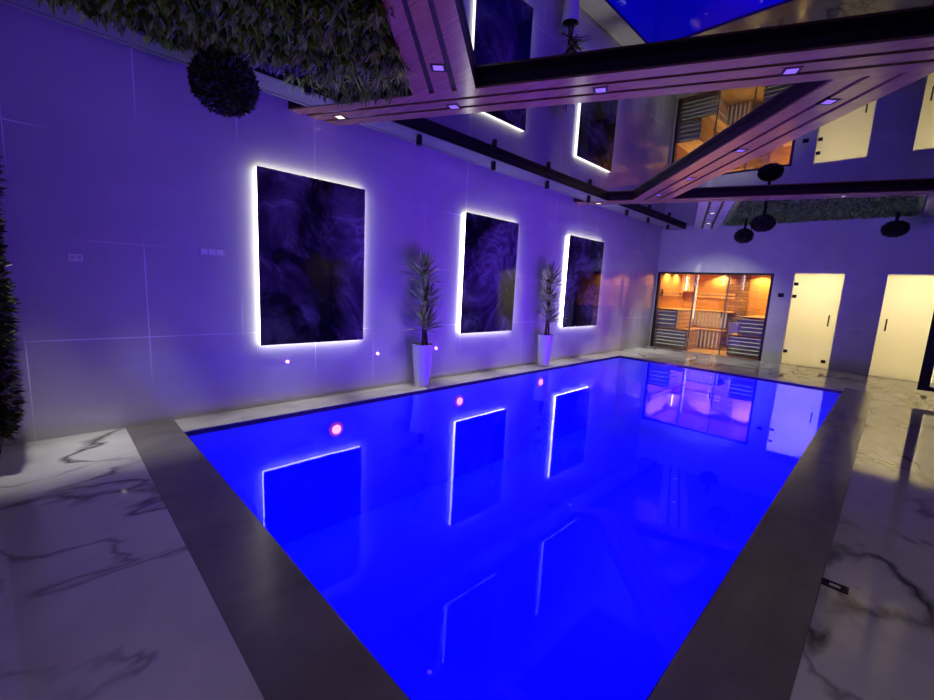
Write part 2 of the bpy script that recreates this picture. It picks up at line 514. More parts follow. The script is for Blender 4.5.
# square downlights in the beams
def downlight_proto(lensmat, nm, sz=0.1):
    r = thing('square_downlight', '', 'downlight', (0, 0, ZU), 'square downlights in the beams')
    bm = bmesh.new()
    h, i = sz * 0.62, sz * 0.42
    for a in ((-h, h, -h, -i), (-h, h, i, h), (-h, -i, -i, i), (i, h, -i, i)):
        add_box(bm, a[0], a[1], a[2], a[3], ZU - 0.004, ZU + 0.012)
    obj('bezel', bm, M['black'], r)
    bm = bmesh.new(); add_box(bm, -i, i, -i, i, ZU - 0.002, ZU + 0.008)
    obj('lens', bm, lensmat, r)
    return r
angA = math.atan2(0.47, 1); angB = math.atan2(-1.09, 1); angC = math.atan2(-1.1, 1)
VIO = (0.45, 0.16, 1.0)
dl = [((-4.55, 2.42), 'w', angA, 'white lit square downlight beside the left wall'),
      ((-3.36, 3.01), 'v', angA, 'violet square downlight in the longest beam where the violet beam joins'),
      ((-2.08, 3.57), 'v', angA, 'violet square downlight in the longest beam above the middle of the pool'),
      ((-0.82, 4.17), 'v', angA, 'violet square downlight in the longest beam nearest the diagonal beam joint'),
      ((-2.90, 2.41), 'v', angC, 'violet square downlight in the violet beam overhead'),
      ((-0.67, 4.98), 'v', angB, 'violet square downlight in the diagonal beam nearest the longest beam'),
      ((-1.56, 5.98), 'v', angB, 'second square downlight along the diagonal beam from the longest beam'),
      ((-2.44, 6.96), 'v', angB, 'third square downlight along the diagonal beam from the longest beam'),
      ((-3.22, 7.80), 'v', angB, 'last square downlight of the diagonal beam, before the slim far beam'),
      ((-4.45, 7.95), 'w', angA, 'white lit square downlight at the left wall end of the slim far beam'),
      ((-2.97, 10.0), 'w3', 1.25, 'square downlight in the short beam, nearer the pool'),
      ((-3.41, 11.3), 'w3', 1.25, 'square downlight in the short beam, nearer the far wall'),
      ((-0.86, 9.34), 'w2', angA, 'small square downlight in the slim far beam over the frosted doors')]
protos = {}
for (x, y), k, a, lab in dl:
    key = 'v' if k == 'v' else 'w'
    if key not in protos:
        o = downlight_proto(M['violet'] if key == 'v' else M['warmwhite'], key); protos[key] = o
        o.location = (x, y, ZU); o['label'] = lab
    else:
        o = dup(protos[key], (x, y, ZU), lab)
    o.rotation_euler = (0, 0, a)
    if k == 'w2': o.scale = (0.55, 0.55, 1)
    if k == 'v': lamp('SPOT', (x, y, ZU - 0.012), 0.6, VIO, 0.03, (x, y, 0), spot_size=1.9, spot_blend=0.6)
    elif k == 'w': lamp('SPOT', (x, y, ZU - 0.012), 1.0, (1, 0.72, 0.5), 0.04, (x, y, 0), spot_size=2.0, spot_blend=1.0)
    elif k == 'w3': lamp('SPOT', (x, y, ZU - 0.012), 190 if y < 10.5 else 70, (1, 0.93, 0.80), 0.04, (-3.45, 12.3, 0.3) if y < 10.5 else (x, y, 0), spot_size=1.35, spot_blend=0.8)
    else: lamp('SPOT', (x, y, ZU - 0.012), 25, (1, 0.85, 0.7), 0.03, (x, y, 0), spot_size=1.2, spot_blend=0.5)

dup(protos['w'], (1.25, 0.9, ZM), 'added white lit square downlight, out of view in the mirror ceiling over the marble deck')  # added fill, out of view, to warm the marble deck and coping
lamp('SPOT', (1.25, 0.9, ZM - 0.03), 60, (1, 0.84, 0.72), 0.04, (0.6, 1.6, 0), spot_size=2.2, spot_blend=0.8)

# ------------------------------------------------------------------ black cylinder spots beside the plaster strip
cyl = [(3.32, 'beside the longest beam'), (4.65, 'above the gap before the second wall panel'), (5.97, 'above the far edge of the second wall panel'),
       (7.30, 'just before the slim far beam'), (8.89, 'just past the slim far beam'), (10.0, 'second past the slim beam'),
       (11.2, 'nearest the far wall corner')]
proto = None
for y, where in cyl:
    x = -4.30
    lab = 'black cylinder spotlight along the left wall, ' + where
    if proto is None:
        proto = thing('cylinder_spotlight', lab, 'spotlight', (x, y, 3.2), 'black cylinder spotlights along the left wall')
        bm = bmesh.new(); add_lathe(bm, (x, y, 3.2), [(0.034, -0.120), (0.037, -0.117), (0.037, -0.012), (0.034, -0.010)], 20)
        obj('housing', bm, M['blackmetal'], proto)
        bm = bmesh.new(); add_lathe(bm, (x, y, 3.2), [(0.03, -0.0105), (0.03, 0.0)], 20)
        obj('canopy', bm, M['blackmetal'], proto)
        bm = bmesh.new(); add_lathe(bm, (x, y, 3.2), [(0.026, -0.1215), (0.026, -0.1195)], 16)
        obj('lens', bm, M['dimlens'], proto)
    else:
        dup(proto, (x, y, 3.2), lab)
WASH = (1.0, 0.98, 0.86)
for y in [c[0] for c in cyl]:
    lamp('SPOT', (-4.30, y, 3.072), 230, WASH, 0.03, (-4.44, y, 0), spot_size=math.radians(29), spot_blend=1.0)

# ------------------------------------------------------------------ back-lit wall panels
pan = [(1.615, 2.865, 3.1, 'first and largest looking back-lit dark panel, nearest the camera on the left wall'),
       (4.60, 5.87, 7.9, 'middle back-lit dark panel on the left wall, between the two potted plants'),
       (7.50, 8.90, 12.4, 'farthest back-lit dark panel on the left wall, nearest the sauna')]
PZ0, PZ1 = 0.695, 2.54
for y0, y1, seed, lab in pan:
    yc = (y0 + y1) / 2
    t = thing('backlit_wall_panel', lab, 'wall panel', (XL, yc, PZ0), 'back-lit panels on the left wall')
    box('panel_front', art_mat('dark_swirl_print', seed), t, XL + 0.058, XL + 0.07, y0, y1, PZ0, PZ1, label='glossy dark front with pale smoky swirls')
    q = 0.004
    bm = bmesh.new(); xa, xb = XL + 0.004, XL + 0.058
    add_box(bm, xa, xb, y0 + q, y0 + q + 0.01, PZ0 + q, PZ1 - q)
    add_box(bm, xa, xb, y1 - q - 0.01, y1 - q, PZ0 + q, PZ1 - q)
    add_box(bm, xa, xb, y0 + q + 0.01, y1 - q - 0.01, PZ0 + q, PZ0 + q + 0.01)
    add_box(bm, xa, xb, y0 + q + 0.01, y1 - q - 0.01, PZ1 - q - 0.01, PZ1 - q)
    obj('light_rim', bm, M['led'], t, recalc=False, label='glowing white rim behind the panel')
    box('backing', M['black'], t, XL, XL + 0.02, y0 + 0.05, y1 - 0.05, PZ0 + 0.05, PZ1 - 0.05)

# ------------------------------------------------------------------ potted plants
def pot_plant(x, y, lab, seed, height):
    rnd = random.Random(seed)
    t = thing('potted_plant', lab, 'plant', (x, y, 0.002), 'potted plants along the left wall')
    H = 0.60
    bm = bmesh.new()
    add_lathe(bm, (x, y, 0.002), [(0.098, 0), (0.105, 0.004), (0.150, H - 0.01), (0.151, H), (0.138, H), (0.134, H - 0.05)], 40)
    obj('pot', bm, M['white'], t, smooth=False)
    bm = bmesh.new(); add_lathe(bm, (x, y, 0.002), [(0.132, H - 0.06), (0.133, H - 0.045)], 24)
    obj('soil', bm, M['soil'], t)
    canes = [((0.03, -0.03), height - H - 0.28), ((-0.03, 0.03), height - H - 0.62), ((0.04, 0.04), height - H - 0.95)]
    for (ox, oy), ch in canes:
        bm = bmesh.new()
        lean = (rnd.uniform(-0.02, 0.02), rnd.uniform(-0.02, 0.02))
        base = Vector((x + ox, y + oy, H - 0.05)); top = Vector((x + ox * 0.4 + lean[0], y + oy * 0.4 + lean[1], H + ch))
        add_tube(bm, [base, base.lerp(top, 0.5) + Vector((0.006, 0.004, 0)), top], [0.02, 0.018, 0.015], 8)
        obj('cane', bm, M['stem'], t, smooth=True)
        bm = bmesh.new()
        n = 42
        for i in range(n):
            a = i * 2.399 + rnd.uniform(-0.2, 0.2); k = i / n
            el = 0.35 + 1.1 * k + rnd.uniform(-0.12, 0.12)
            d = Vector((math.cos(a) * math.cos(el), math.sin(a) * math.cos(el), math.sin(el)))
            b = top + Vector((0, 0, -0.08 + 0.12 * k))
            L = rnd.uniform(0.28, 0.42)
            hx = b.x + d.x * L
            if hx < XL + 0.06:
                d.x = 0.4 * abs(d.x)
            add_blade(bm, b, d, Vector((0, 0, 1)), L, 0.066, 0.35 * (1 - k) + 0.05, 4)
        obj('leaf_rosette', bm, M['leaf'], t)
    return t
pot_plant(-4.615, 3.74, 'tall spiky plant in a white tapered pot between the first and middle wall panels', 3, 1.80)
pot_plant(-4.615, 6.72, 'tall spiky plant in a white tapered pot between the middle and farthest wall panels', 5, 1.84)

# ------------------------------------------------------------------ sauna behind glass
SY0, SY1, SIZ = YB + 0.02, 14.40, 2.20
SXa, SXb = -4.78, -2.14
sbox('wall_sauna_left', M['saunawood'], SXa - 0.15, SXa, YB + WT, SY1, 0, SIZ)
sbox('wall_sauna_right', M['saunawood'], SXb, SXb + 0.15, YB + WT, SY1, 0, SIZ)
sbox('wall_sauna_back', M['saunawood'], SXa - 0.15, SXb + 0.15, SY1, SY1 + 0.15, 0, SIZ)
sbox('ceiling_sauna', M['saunawood'], SXa - 0.15, SXb + 0.15, YB + WT, SY1 + 0.15, SIZ, SIZ + 0.1)
sbox('floor_sauna', M['saunabench'], SX0, SX1, YB, SY1, -0.1, 0.0)
sbox('wall_stone', M['stack'], -3.62, -3.02, SY1 - 0.05, SY1, 0, SIZ)
fr = thing('sauna_glass_front', 'black framed glass front of the glowing sauna', 'glass front', ((SX0 + SX1) / 2, YB + 0.04, 0))
F0, F1 = YB + 0.005, YB + 0.065
bm = bmesh.new()
add_box(bm, SX0, SX0 + 0.055, F0, F1, 0, SZ); add_box(bm, SX1 - 0.055, SX1, F0, F1, 0, SZ)
add_box(bm, SX0 + 0.055, SX1 - 0.055, F0, F1, SZ - 0.055, SZ)
obj('outer_frame', bm, M['blackmetal'], fr, recalc=False)
V1, V2 = -3.82, -3.04
gy0, gy1 = YB + 0.03, YB + 0.038
def pane(name, x0, x1, z0=0.012, z1=SZ - 0.06):
    bm = bmesh.new(); add_box(bm, x0, x1, gy0, gy1, z0, z1)
    return obj(name, bm, M['glass'], fr)
pane('fixed_pane', SX0 + 0.055, V1 - 0.01)
pane('fixed_pane', V2 + 0.01, SX1 - 0.055)
dr = pane('glass_door', V1 + 0.012, V2 - 0.012, 0.02)
bm = bmesh.new()
for xx in (V1 - 0.015, V2 - 0.015): add_box(bm, xx, xx + 0.03, gy0 - 0.004, gy1 + 0.004, 0.0, SZ - 0.055)
obj('mullion', bm, M['mullion'], fr, recalc=False)
bm = bmesh.new()
add_box(bm, V2 - 0.075, V2 - 0.05, gy0 - 0.03, gy0, 0.95, 1.12)
obj('handle', bm, M['bronze'], dr)
for z in (0.25, 1.75):
    bm = bmesh.new(); add_box(bm, V1 - 0.02, V1 + 0.05, gy0 - 0.008, gy1 + 0.008, z, z + 0.07)
    obj('hinge', bm, M['steel'], dr)

def slat_box(name, label, x0, x1, y0, y1, z0, z1, faces, group='wooden sauna benches', vertical=False):
    """bench: plank seat on top, slatted skirts with light gaps on the given faces ('f' towards the glass, 'r' +X, 'l' -X)"""
    t = thing(name, label, 'bench', ((x0 + x1) / 2, (y0 + y1) / 2, z0), group)
    bm = bmesh.new()
    n = 5
    if (x1 - x0) > (y1 - y0):
        wdt = (y1 - y0) / n
        for k in range(n): add_box(bm, x0, x1, y0 + k * wdt, y0 + (k + 1) * wdt - 0.012, z1 - 0.035, z1)
    else:
        wdt = (x1 - x0) / n
        for k in range(n): add_box(bm, x0 + k * wdt, x0 + (k + 1) * wdt - 0.012, y0, y1, z1 - 0.035, z1)
    obj('seat', bm, M['saunabench'], t, recalc=False)
    for f in faces:
        bm = bmesh.new()
        zz0, zz1 = z0 + 0.02, z1 - 0.05
        if f in 'f':
            if vertical:
                c = int((x1 - x0) / 0.1)
                for k in range(c): add_box(bm, x0 + k * 0.1, x0 + k * 0.1 + 0.066, y0 + 0.02, y0 + 0.045, zz0, zz1)
            else:
                c = max(3, int(round((zz1 - zz0) / 0.105))); st = (zz1 - zz0) / c
                for k in range(c): add_box(bm, x0 + 0.01, x1 - 0.01, y0 + 0.02, y0 + 0.045, zz0 + k * st, zz0 + (k + 1) * st - 0.02)
        else:
            xx = x1 - 0.045 if f == 'r' else x0 + 0.02
            c = max(3, int(round((zz1 - zz0) / 0.105))); st = (zz1 - zz0) / c
            for k in range(c): add_box(bm, xx, xx + 0.025, y0 + 0.05, y1 - 0.02, zz0 + k * st, zz0 + (k + 1) * st - 0.02)
        obj('slatted_skirt', bm, M['lit_slat'] if (f == 'f' and not vertical) else M['saunabench'], t, recalc=False)
    bm = bmesh.new()
    add_box(bm, x0 + 0.05, x1 - 0.09, y0 + 0.09, y0 + 0.10, z0 + 0.05, z1 - 0.06)
    obj('light_panel', bm, M['saunaled'], t)
    return t
slat_box('sauna_bench', 'lower sauna bench behind the sauna front pane nearest the pool wall corner', SXa, -3.88, 12.34, 13.30, 0.0, 0.55, 'fr')
slat_box('sauna_bench', 'raised sauna bench along the sauna wall nearest the corner', SXa + 0.01, -4.20, 12.36, 13.78, 0.55, 1.08, 'fr')
slat_box('sauna_bench', 'low sauna bench with upright slats along the sauna back wall', -4.2, -3.30, 13.32, 13.82, 0.0, 0.55, 'f', vertical=True)
slat_box('sauna_bench', 'raised sauna bench with upright slats against the sauna back wall', SXa, -3.30, 13.82, SY1 - 0.02, 0.55, 1.08, 'f', vertical=True)
slat_box('sauna_bench', 'lower sauna bench behind the pane beside the control panel', -2.92, SXb, 12.34, 13.36, 0.0, 0.55, 'fl')
slat_box('sauna_bench', 'raised sauna bench behind the pane beside the control panel', -2.74, SXb, 12.36, SY1 - 0.02, 0.55, 1.02, 'fl')

def rail(label, p0, p1, n):
    t = thing('backrest_rail', label, 'backrest', ((p0[0] + p1[0]) / 2, (p0[1] + p1[1]) / 2, 1.42), 'wooden sauna backrests')
    for z in (1.44, 1.54):
        bm = bmesh.new(); add_box(bm, min(p0[0], p1[0]), max(p0[0], p1[0]), min(p0[1], p1[1]), max(p0[1], p1[1]), z, z + 0.06)
        obj('slat', bm, M['saunabench'], t)
    for e_ in (0.06, 0.94):
        cx, cy = p0[0] + (p1[0] - p0[0]) * e_, p0[1] + (p1[1] - p0[1]) * e_
        bm = bmesh.new()
        if n == 'x': add_box(bm, SXa, p0[0], cy - 0.03, cy + 0.03, 1.43, 1.61)
        elif n == '-x': add_box(bm, p1[0], SXb, cy - 0.03, cy + 0.03, 1.43, 1.61)
        else: add_box(bm, cx - 0.03, cx + 0.03, p1[1], SY1, 1.43, 1.61)
        obj('bracket', bm, M['bronze'], t)
rail('two slat wooden backrest on the sauna wall nearest the corner', (SXa + 0.03, 12.5), (SXa + 0.06, 14.1), 'x')
rail('two slat wooden backrest on the sauna back wall', (-4.5, SY1 - 0.06), (-3.36, SY1 - 0.03), 'y')
rail('two slat wooden backrest on the sauna wall beside the control panel', (SXb - 0.06, 12.5), (SXb - 0.03, 14.2), '-x')

# slatted corner lamp
t = thing('corner_lamp', 'glowing slatted wooden lamp in the sauna corner', 'lamp', (-4.62, 14.24, 1.55))
for k in range(6):
    a = -0.1 - k * 0.26
    bm = bmesh.new()
    cx, cy = SXa + 0.015 + 0.24 * math.cos(a + PI / 2) * 0 + 0.05 * k, SY1 - 0.015 - 0.05 * (5 - k)
    add_box(bm, cx, cx + 0.03, cy - 0.035, cy - 0.01, 1.62, 2.08)
    obj('slat', bm, M['saunaglow'], t)
bm = bmesh.new(); add_tube(bm, [(SXa + 0.08, SY1 - 0.08, 1.64), (SXa + 0.08, SY1 - 0.08, 2.06)], 0.035, 12)
obj('bulb', bm, emit('sauna_bulb', (1, 0.75, 0.4), 9), t)
bm = bmesh.new(); add_box(bm, SXa, SXa + 0.3, SY1 - 0.3, SY1, 1.6, 1.62); obj('shelf', bm, M['saunawood'], t)

# heater with rocks
hx0, hx1, hy0, hy1 = -3.26, -2.86, 13.72, 14.16
t = thing('sauna_heater', 'dark metal sauna heater full of rocks before the stone wall', 'heater', ((hx0 + hx1) / 2, (hy0 + hy1) / 2, 0))
bm = bmesh.new(); add_box(bm, hx0, hx1, hy0, hy1, 0.12, 0.78); add_box(bm, hx0 - 0.015, hx1 + 0.015, hy0 - 0.015, hy1 + 0.015, 0.7, 0.8)
obj('casing', bm, M['steel'], t, recalc=False, bevel=0.01)
for (a, b) in ((hx0 + 0.03, hy0 + 0.03), (hx1 - 0.06, hy0 + 0.03), (hx0 + 0.03, hy1 - 0.06), (hx1 - 0.06, hy1 - 0.06)):
    box('foot', M['blackmetal'], t, a, a + 0.03, b, b + 0.03, 0, 0.12)
bm = bmesh.new()
rnd = random.Random(4)
for i in range(60):
    c = Vector((rnd.uniform(hx0 + 0.04, hx1 - 0.04), rnd.uniform(hy0 + 0.04, hy1 - 0.04), 0.80 + rnd.uniform(0, 0.09)))
    g = bmesh.ops.create_icosphere(bm, subdivisions=1, radius=rnd.uniform(0.03, 0.05), matrix=Matrix.Translation(c) @ Euler((rnd.random() * 3, rnd.random() * 3, 0)).to_matrix().to_4x4() @ Matrix.Diagonal((1, 0.75, 0.65, 1)))
o = obj('rocks', bm, M['rock'], t); o['kind'] = 'stuff'
# sauna downlights
sl = [((-4.60, 12.85), 'sauna ceiling spot over the bench nearest the corner pane'), ((-4.60, 13.55), 'sauna ceiling spot farther along the corner side bench'),
      ((-3.75, 14.22), 'sauna ceiling spot over the back wall'), ((-2.34, 13.9), 'sauna ceiling spot over the bench beside the control panel'),
      ((-3.45, 13.2), 'added sauna ceiling spot in the middle of the sauna'), ((-2.75, 14.2), 'added sauna ceiling spot above the heater side')]  # last two spots added for more light inside the sauna
proto = None
for (x, y), lab in sl:
    if proto is None:
        proto = thing('sauna_spotlight', lab, 'spotlight', (x, y, SIZ), 'sauna ceiling spots')
        bm = bmesh.new(); add_lathe(bm, (x, y, SIZ), [(0.045, -0.012), (0.05, -0.008), (0.05, 0)], 20); obj('ring', bm, M['bronze'], proto)
        bm = bmesh.new(); add_lathe(bm, (x, y, SIZ), [(0.033, -0.014), (0.033, -0.01)], 20); obj('lens', bm, M['saunaled'], proto)
    else: dup(proto, (x, y, SIZ), lab)
    lamp('SPOT', (x, y, SIZ - 0.03), 62, (1.0, 0.70, 0.24), 0.03, (x, y, 0), spot_size=2.5, spot_blend=0.5)

# ------------------------------------------------------------------ frosted doors with lit rooms behind
def lit_room(x0, x1, tagname):
    y0, y1, z1 = YB + WT, YB + 1.6, 2.45
    bm = bmesh.new()
    add_box(bm, x0 - 0.3, x0 - 0.2, y0, y1, 0, z1); add_box(bm, x1 + 0.2, x1 + 0.3, y0, y1, 0, z1)
    add_box(bm, x0 - 0.3, x1 + 0.3, y1, y1 + 0.1, 0, z1)
    struct('wall_' + tagname, bm, M['pale'], recalc=False)
    sbox('ceiling_' + tagname, M['pale'], x0 - 0.3, x1 + 0.3, y0, y1 + 0.1, z1, z1 + 0.1)
    sbox('floor_' + tagname, M['pale'], x0 - 0.3, x1 + 0.3, YB + 0.14, y1 + 0.1, -0.1, 0.0)
lit_room(D1[0], D1[1], 'shower')
lit_room(D2[0], D2[1], 'changing')
LITC = (1.0, 0.91, 0.67)
lamp('AREA', (-1.30, YB + 1.25, 2.4), 54, LITC, 0.5, (-1.30, YB + 0.9, 0))
lamp('AREA', (0.35, YB + 1.25, 2.4), 67, LITC, 0.6, (0.35, YB + 0.9, 0))
GY = YB + 0.10
def reveal(n, x0, x1):
    bm = bmesh.new()
    add_box(bm, x0, x0 + 0.012, YB + 0.002, YB + WT, 0, DZ); add_box(bm, x1 - 0.012, x1, YB + 0.002, YB + WT, 0, DZ)
    add_box(bm, x0 + 0.012, x1 - 0.012, YB + 0.002, YB + WT, DZ - 0.012, DZ)
    struct('trim_%d' % n, bm, M['pale'], recalc=False)
reveal(8, *D1); reveal(9, *D2)
def frosted_door(name, label, x0, x1, hinge_x, handle_x, hinges):
    bm = bmesh.new(); add_box(bm, x0 + 0.016, x1 - 0.016, GY, GY + 0.01, 0.008, DZ - 0.018)
    d = struct(name, bm, M['frost']); d['label'] = label
    bm = bmesh.new()
    add_tube(bm, [(handle_x, GY - 0.045, 0.95), (handle_x, GY - 0.045, 1.2)], 0.014, 10)
    for z in (0.98, 1.17): add_tube(bm, [(handle_x, GY - 0.045, z), (handle_x, GY, z)], 0.008, 8)
    obj('door_handle', bm, M['bronze'], d, smooth=True)
    for hx, z in hinges:
        bm = bmesh.new(); add_box(bm, hx - 0.04, hx + 0.04, GY - 0.01, GY + 0.02, z - 0.035, z + 0.035)
        obj('hinge', bm, M['bronze'], d, bevel=0.004)
    return d
frosted_door('door_1', 'glowing frosted glass door beside the sauna', D1[0], D1[1], 0, -1.01, [(D1[0] + 0.06, 1.86), (D1[0] + 0.06, 1.58), (D1[0] + 0.06, 0.30), (D1[1] - 0.12, 0.16)])
frosted_door('door_2', 'glowing frosted glass door nearest the black framed glass partition', D2[0], 0.70, 0, -0.10, [(0.64, 1.86), (0.64, 0.3)])
bm = bmesh.new(); add_box(bm, 0.70, D2[1] - 0.016, GY, GY + 0.01, 0.008, DZ - 0.018)
o = struct('window_1', bm, M['frost'])
# right wall doorway
bm = bmesh.new(); add_box(bm, XR + 0.08, XR + 0.09, RY[0], RY[1], 0.0, 2.2)
o = struct('door_3', bm, M['frost'])
bm = bmesh.new()
for y in (RY[0], (RY[0] + RY[1]) / 2 - 0.03, RY[1] - 0.06): add_box(bm, XR + 0.05, XR + 0.12, y, y + 0.06, 0, 2.2)
struct('trim_10', bm, M['blackmetal'], recalc=False)
sbox('wall_hall', M['pale'], XR + 1.0, XR + 1.1, RY[0] - 0.4, RY[1] + 0.4, 0, 2.5)
lamp('AREA', (XR + 0.75, 6.5, 2.2), 9, (1, 0.85, 0.6), 0.4, (XR + 0.4, 6.5, 0))

# plates on the walls
t = thing('control_panel', 'small black sauna control panel on the far wall beside the sauna frame', 'control panel', (-1.93, YB, 1.59))
box('housing', M['black'], t, -1.985, -1.875, YB - 0.02, YB, 1.545, 1.635, bevel=0.004)
box('screen', plain('dark_screen', (0.02, 0.02, 0.04), 0.1), t, -1.965, -1.895, YB - 0.022, YB - 0.019, 1.575, 1.62)
def plate(label, x0, x1, z0, z1, group=None):
    t = thing('switch_plate', label, 'switch', ((x0 + x1) / 2, YB, z0), group)
    box('cover', M['greyplastic'], t, x0, x1, YB - 0.008, YB, z0, z1, bevel=0.003)
    for k in range(2):
        w_ = (x1 - x0) / 2
        box('rocker', M['greyplastic'], t, x0 + k * w_ + 0.008, x0 + (k + 1) * w_ - 0.008, YB - 0.011, YB - 0.007, z0 + 0.012, z1 - 0.012)
plate('pale switch plate on the far wall below the sauna control panel', -2.03, -1.87, 0.83, 0.91)
plate('pale switch plate on the far wall between the two frosted doors', -0.61, -0.44, 0.83, 0.91)
t = thing('power_outlet', 'white double power outlet on the left wall beside the living wall', 'outlet', (XL, 0.20, 1.48), 'white outlets on the left wall')
box('cover', M['plastic'], t, XL, XL + 0.01, 0.155, 0.245, 1.485, 1.545, bevel=0.003)
for yy in (0.179, 0.221):
    bm = bmesh.new(); add_tube(bm, [(XL + 0.009, yy, 1.515), (XL + 0.013, yy, 1.515)], 0.015, 16); obj('socket', bm, M['greyplastic'], t)
t = thing('wall_switch', 'faint three gang switch on the left wall before the first wall panel', 'switch', (XL, 1.2, 1.62))
box('cover', M['greyplastic'], t, XL, XL + 0.009, 1.09, 1.31, 1.615, 1.685, bevel=0.003)
for k in range(3):
    y = 1.105 + k * 0.068
    box('rocker', M['plastic'], t, XL + 0.008, XL + 0.012, y, y + 0.055, 1.625, 1.675)

# floor recessed fitting
t = thing('floor_fitting', 'small black recessed fitting set in the marble at the coping edge', 'floor fitting', (-0.02, 2.81, 0))
t.rotation_euler = (0, 0, 0)
bm = bmesh.new()
for a in ((-0.072, 0.036, 2.778, 2.790), (-0.072, 0.036, 2.830, 2.842), (-0.072, -0.046, 2.790, 2.830), (0.010, 0.036, 2.790, 2.830)):
    add_box(bm, a[0], a[1], a[2], a[3], -0.005, 0.008)
obj('surround', bm, M['black'], t, recalc=False)
box('recess', M['black'], t, -0.046, 0.010, 2.790, 2.830, -0.005, 0.0035)
box('insert', plain('beige_insert', (0.62, 0.56, 0.44), 0.3), t, -0.040, 0.004, 2.799, 2.821, 0.0035, 0.006)

# ------------------------------------------------------------------ pool lamps
def pool_lamp(x, y, z, sx, lab):
    t = thing('pool_lamp', lab, 'pool lamp', (x, y, z), 'underwater pool lamps')
    for nm, r0, d0, d1, mt in (('bezel', 0.088, 0.0, 0.012, M['lamp_halo']), ('lens', 0.055, 0.012, 0.02, M['lamp_core'])):  # bezel glows in place of the magenta halo scattered in the water
        bm = bmesh.new(); add_tube(bm, [(x + sx * d0, y, z), (x + sx * d1, y, z)], r0, 24)
        obj(nm, bm, mt, t)
    return t
BLUE = (0.24, 0.05, 1.0)
for i, (y, z) in enumerate(((2.31, -0.29), (4.30, -0.27), (6.36, -0.24))):
    pool_lamp(PX0 + e, y, z, 1, ['pink glowing underwater pool lamp nearest the camera, below the first wall panel',
                                'pink glowing underwater pool lamp below the middle wall panel', 'pink glowing underwater pool lamp farthest along, near the second plant'][i])
    lamp('AREA', (PX0 + 0.06, y, z - 0.1), 85, BLUE, 0.05, (PX0 + 2.0, y, z - 0.2))
for y in (3.65, 5.95, 7.9):
    pool_lamp(PX1 - e, y, -0.29, -1, 'pink underwater pool lamp on the pool side below the wide coping')
    lamp('AREA', (PX1 - 0.06, y, -0.39), 80, BLUE, 0.05, (PX1 - 2.0, y, -0.3))

# ------------------------------------------------------------------ hung glass partition
gp = thing('glass_partition', 'black framed glass partition hanging from the ceiling by the last frosted door', 'partition', (1.2, 9.9, 0.14))
GZ0, GZ1 = 0.155, ZU
y0, y1 = 9.88, 9.92
for x0, x1 in ((0.42, 1.02), (1.02, 1.90), (1.90, 2.78)):
    sw = 0.13
    bm = bmesh.new()
    add_box(bm, x0, x0 + sw, y0, y1, GZ0, GZ1); add_box(bm, x1 - sw, x1, y0, y1, GZ0, GZ1)
    add_box(bm, x0 + sw, x1 - sw, y0, y1, GZ0, GZ0 + 0.07); add_box(bm, x0 + sw, x1 - sw, y0, y1, GZ1 - 0.09, GZ1)
    f = obj('frame', bm, M['blackmetal'], gp, recalc=False)
    box('pane', M['glass'], f, x0 + sw, x1 - sw, 9.895, 9.905, GZ0 + 0.07, GZ1 - 0.09)
sbox('trim_11', M['blackmetal'], 0.36, XR, 9.86, 9.94, ZU, ZM)

# wall-length light line on the near wall
t = thing('wall_light', 'slim upright white light line on the near wall', 'light', (-2.29, YN, 0.74))
box('housing', M['blackmetal'], t, -2.305, -2.275, YN, YN + 0.015, 0.72, 2.92)
box('diffuser', M['line_led'], t, -2.30, -2.28, YN + 0.015, YN + 0.02, 0.74, 2.90)

# ------------------------------------------------------------------ planting
def point_in(poly, x, y):
    c = False; n = len(poly)
    for i in range(n):
        (x0, y0), (x1, y1) = poly[i], poly[(i + 1) % n]
        if (y0 > y) != (y1 > y) and x < (x1 - x0) * (y - y0) / (y1 - y0) + x0: c = not c
    return c
def scatter(poly, n, rnd, margin=None):
    xs = [p[0] for p in poly]; ys = [p[1] for p in poly]; out_ = []
    while len(out_) < n:
        x, y = rnd.uniform(min(xs), max(xs)), rnd.uniform(min(ys), max(ys))
        if point_in(poly, x, y): out_.append((x, y))
    return out_

cA = meet(*Cl, An0, An1); cN = meet(*Cl, *NW)
def ynA(x): return 1.97 + (5.75 - 1.97) / (XR - XL) * (x - XL)
mossP = [(-4.14, YN + 0.02), (cN[0] - 0.02, YN + 0.02), (cA[0] - 0.02, cA[1] - 0.02), (-4.14, ynA(-4.14) - 0.02)]
t = thing('planted_ceiling_panel', 'mixed green planting hanging in the ceiling above the first wall panel', 'planted panel', (-3.2, 1.0, ZM))
bm = bmesh.new(); add_prism(bm, mossP, ZM - 0.03, ZM - 0.002); obj('backing', bm, plain('dark_moss_mat', (0.012, 0.016, 0.008), 0.95), t)
rnd = random.Random(11)
inP = [(-4.20, YN + 0.1), (cN[0] - 0.02, YN + 0.1), (cA[0] - 0.0, cA[1] - 0.02), (-4.20, ynA(-4.2) - 0.08)]
def zone(x, y):
    """patches of planting: which plant grows here"""
    s = 0.5 + 0.5 * math.sin(2.1 * x + 3.3 * y + 0.6 * math.sin(4 * x))
    q = 0.5 + 0.5 * math.sin(3.7 * x - 2.2 * y + 1.2)
    if y > ynA(x) - 0.62 and y <= ynA(x) - 0.36 : return 'lime'
    if y > ynA(x) - 0.36: return 'fern2'
    if q > 0.72: return 'silver'
    return 'fern'
pts = scatter(inP, 1700, rnd)
bms = {k: bmesh.new() for k in ('fern', 'fern2', 'lime', 'silver')}
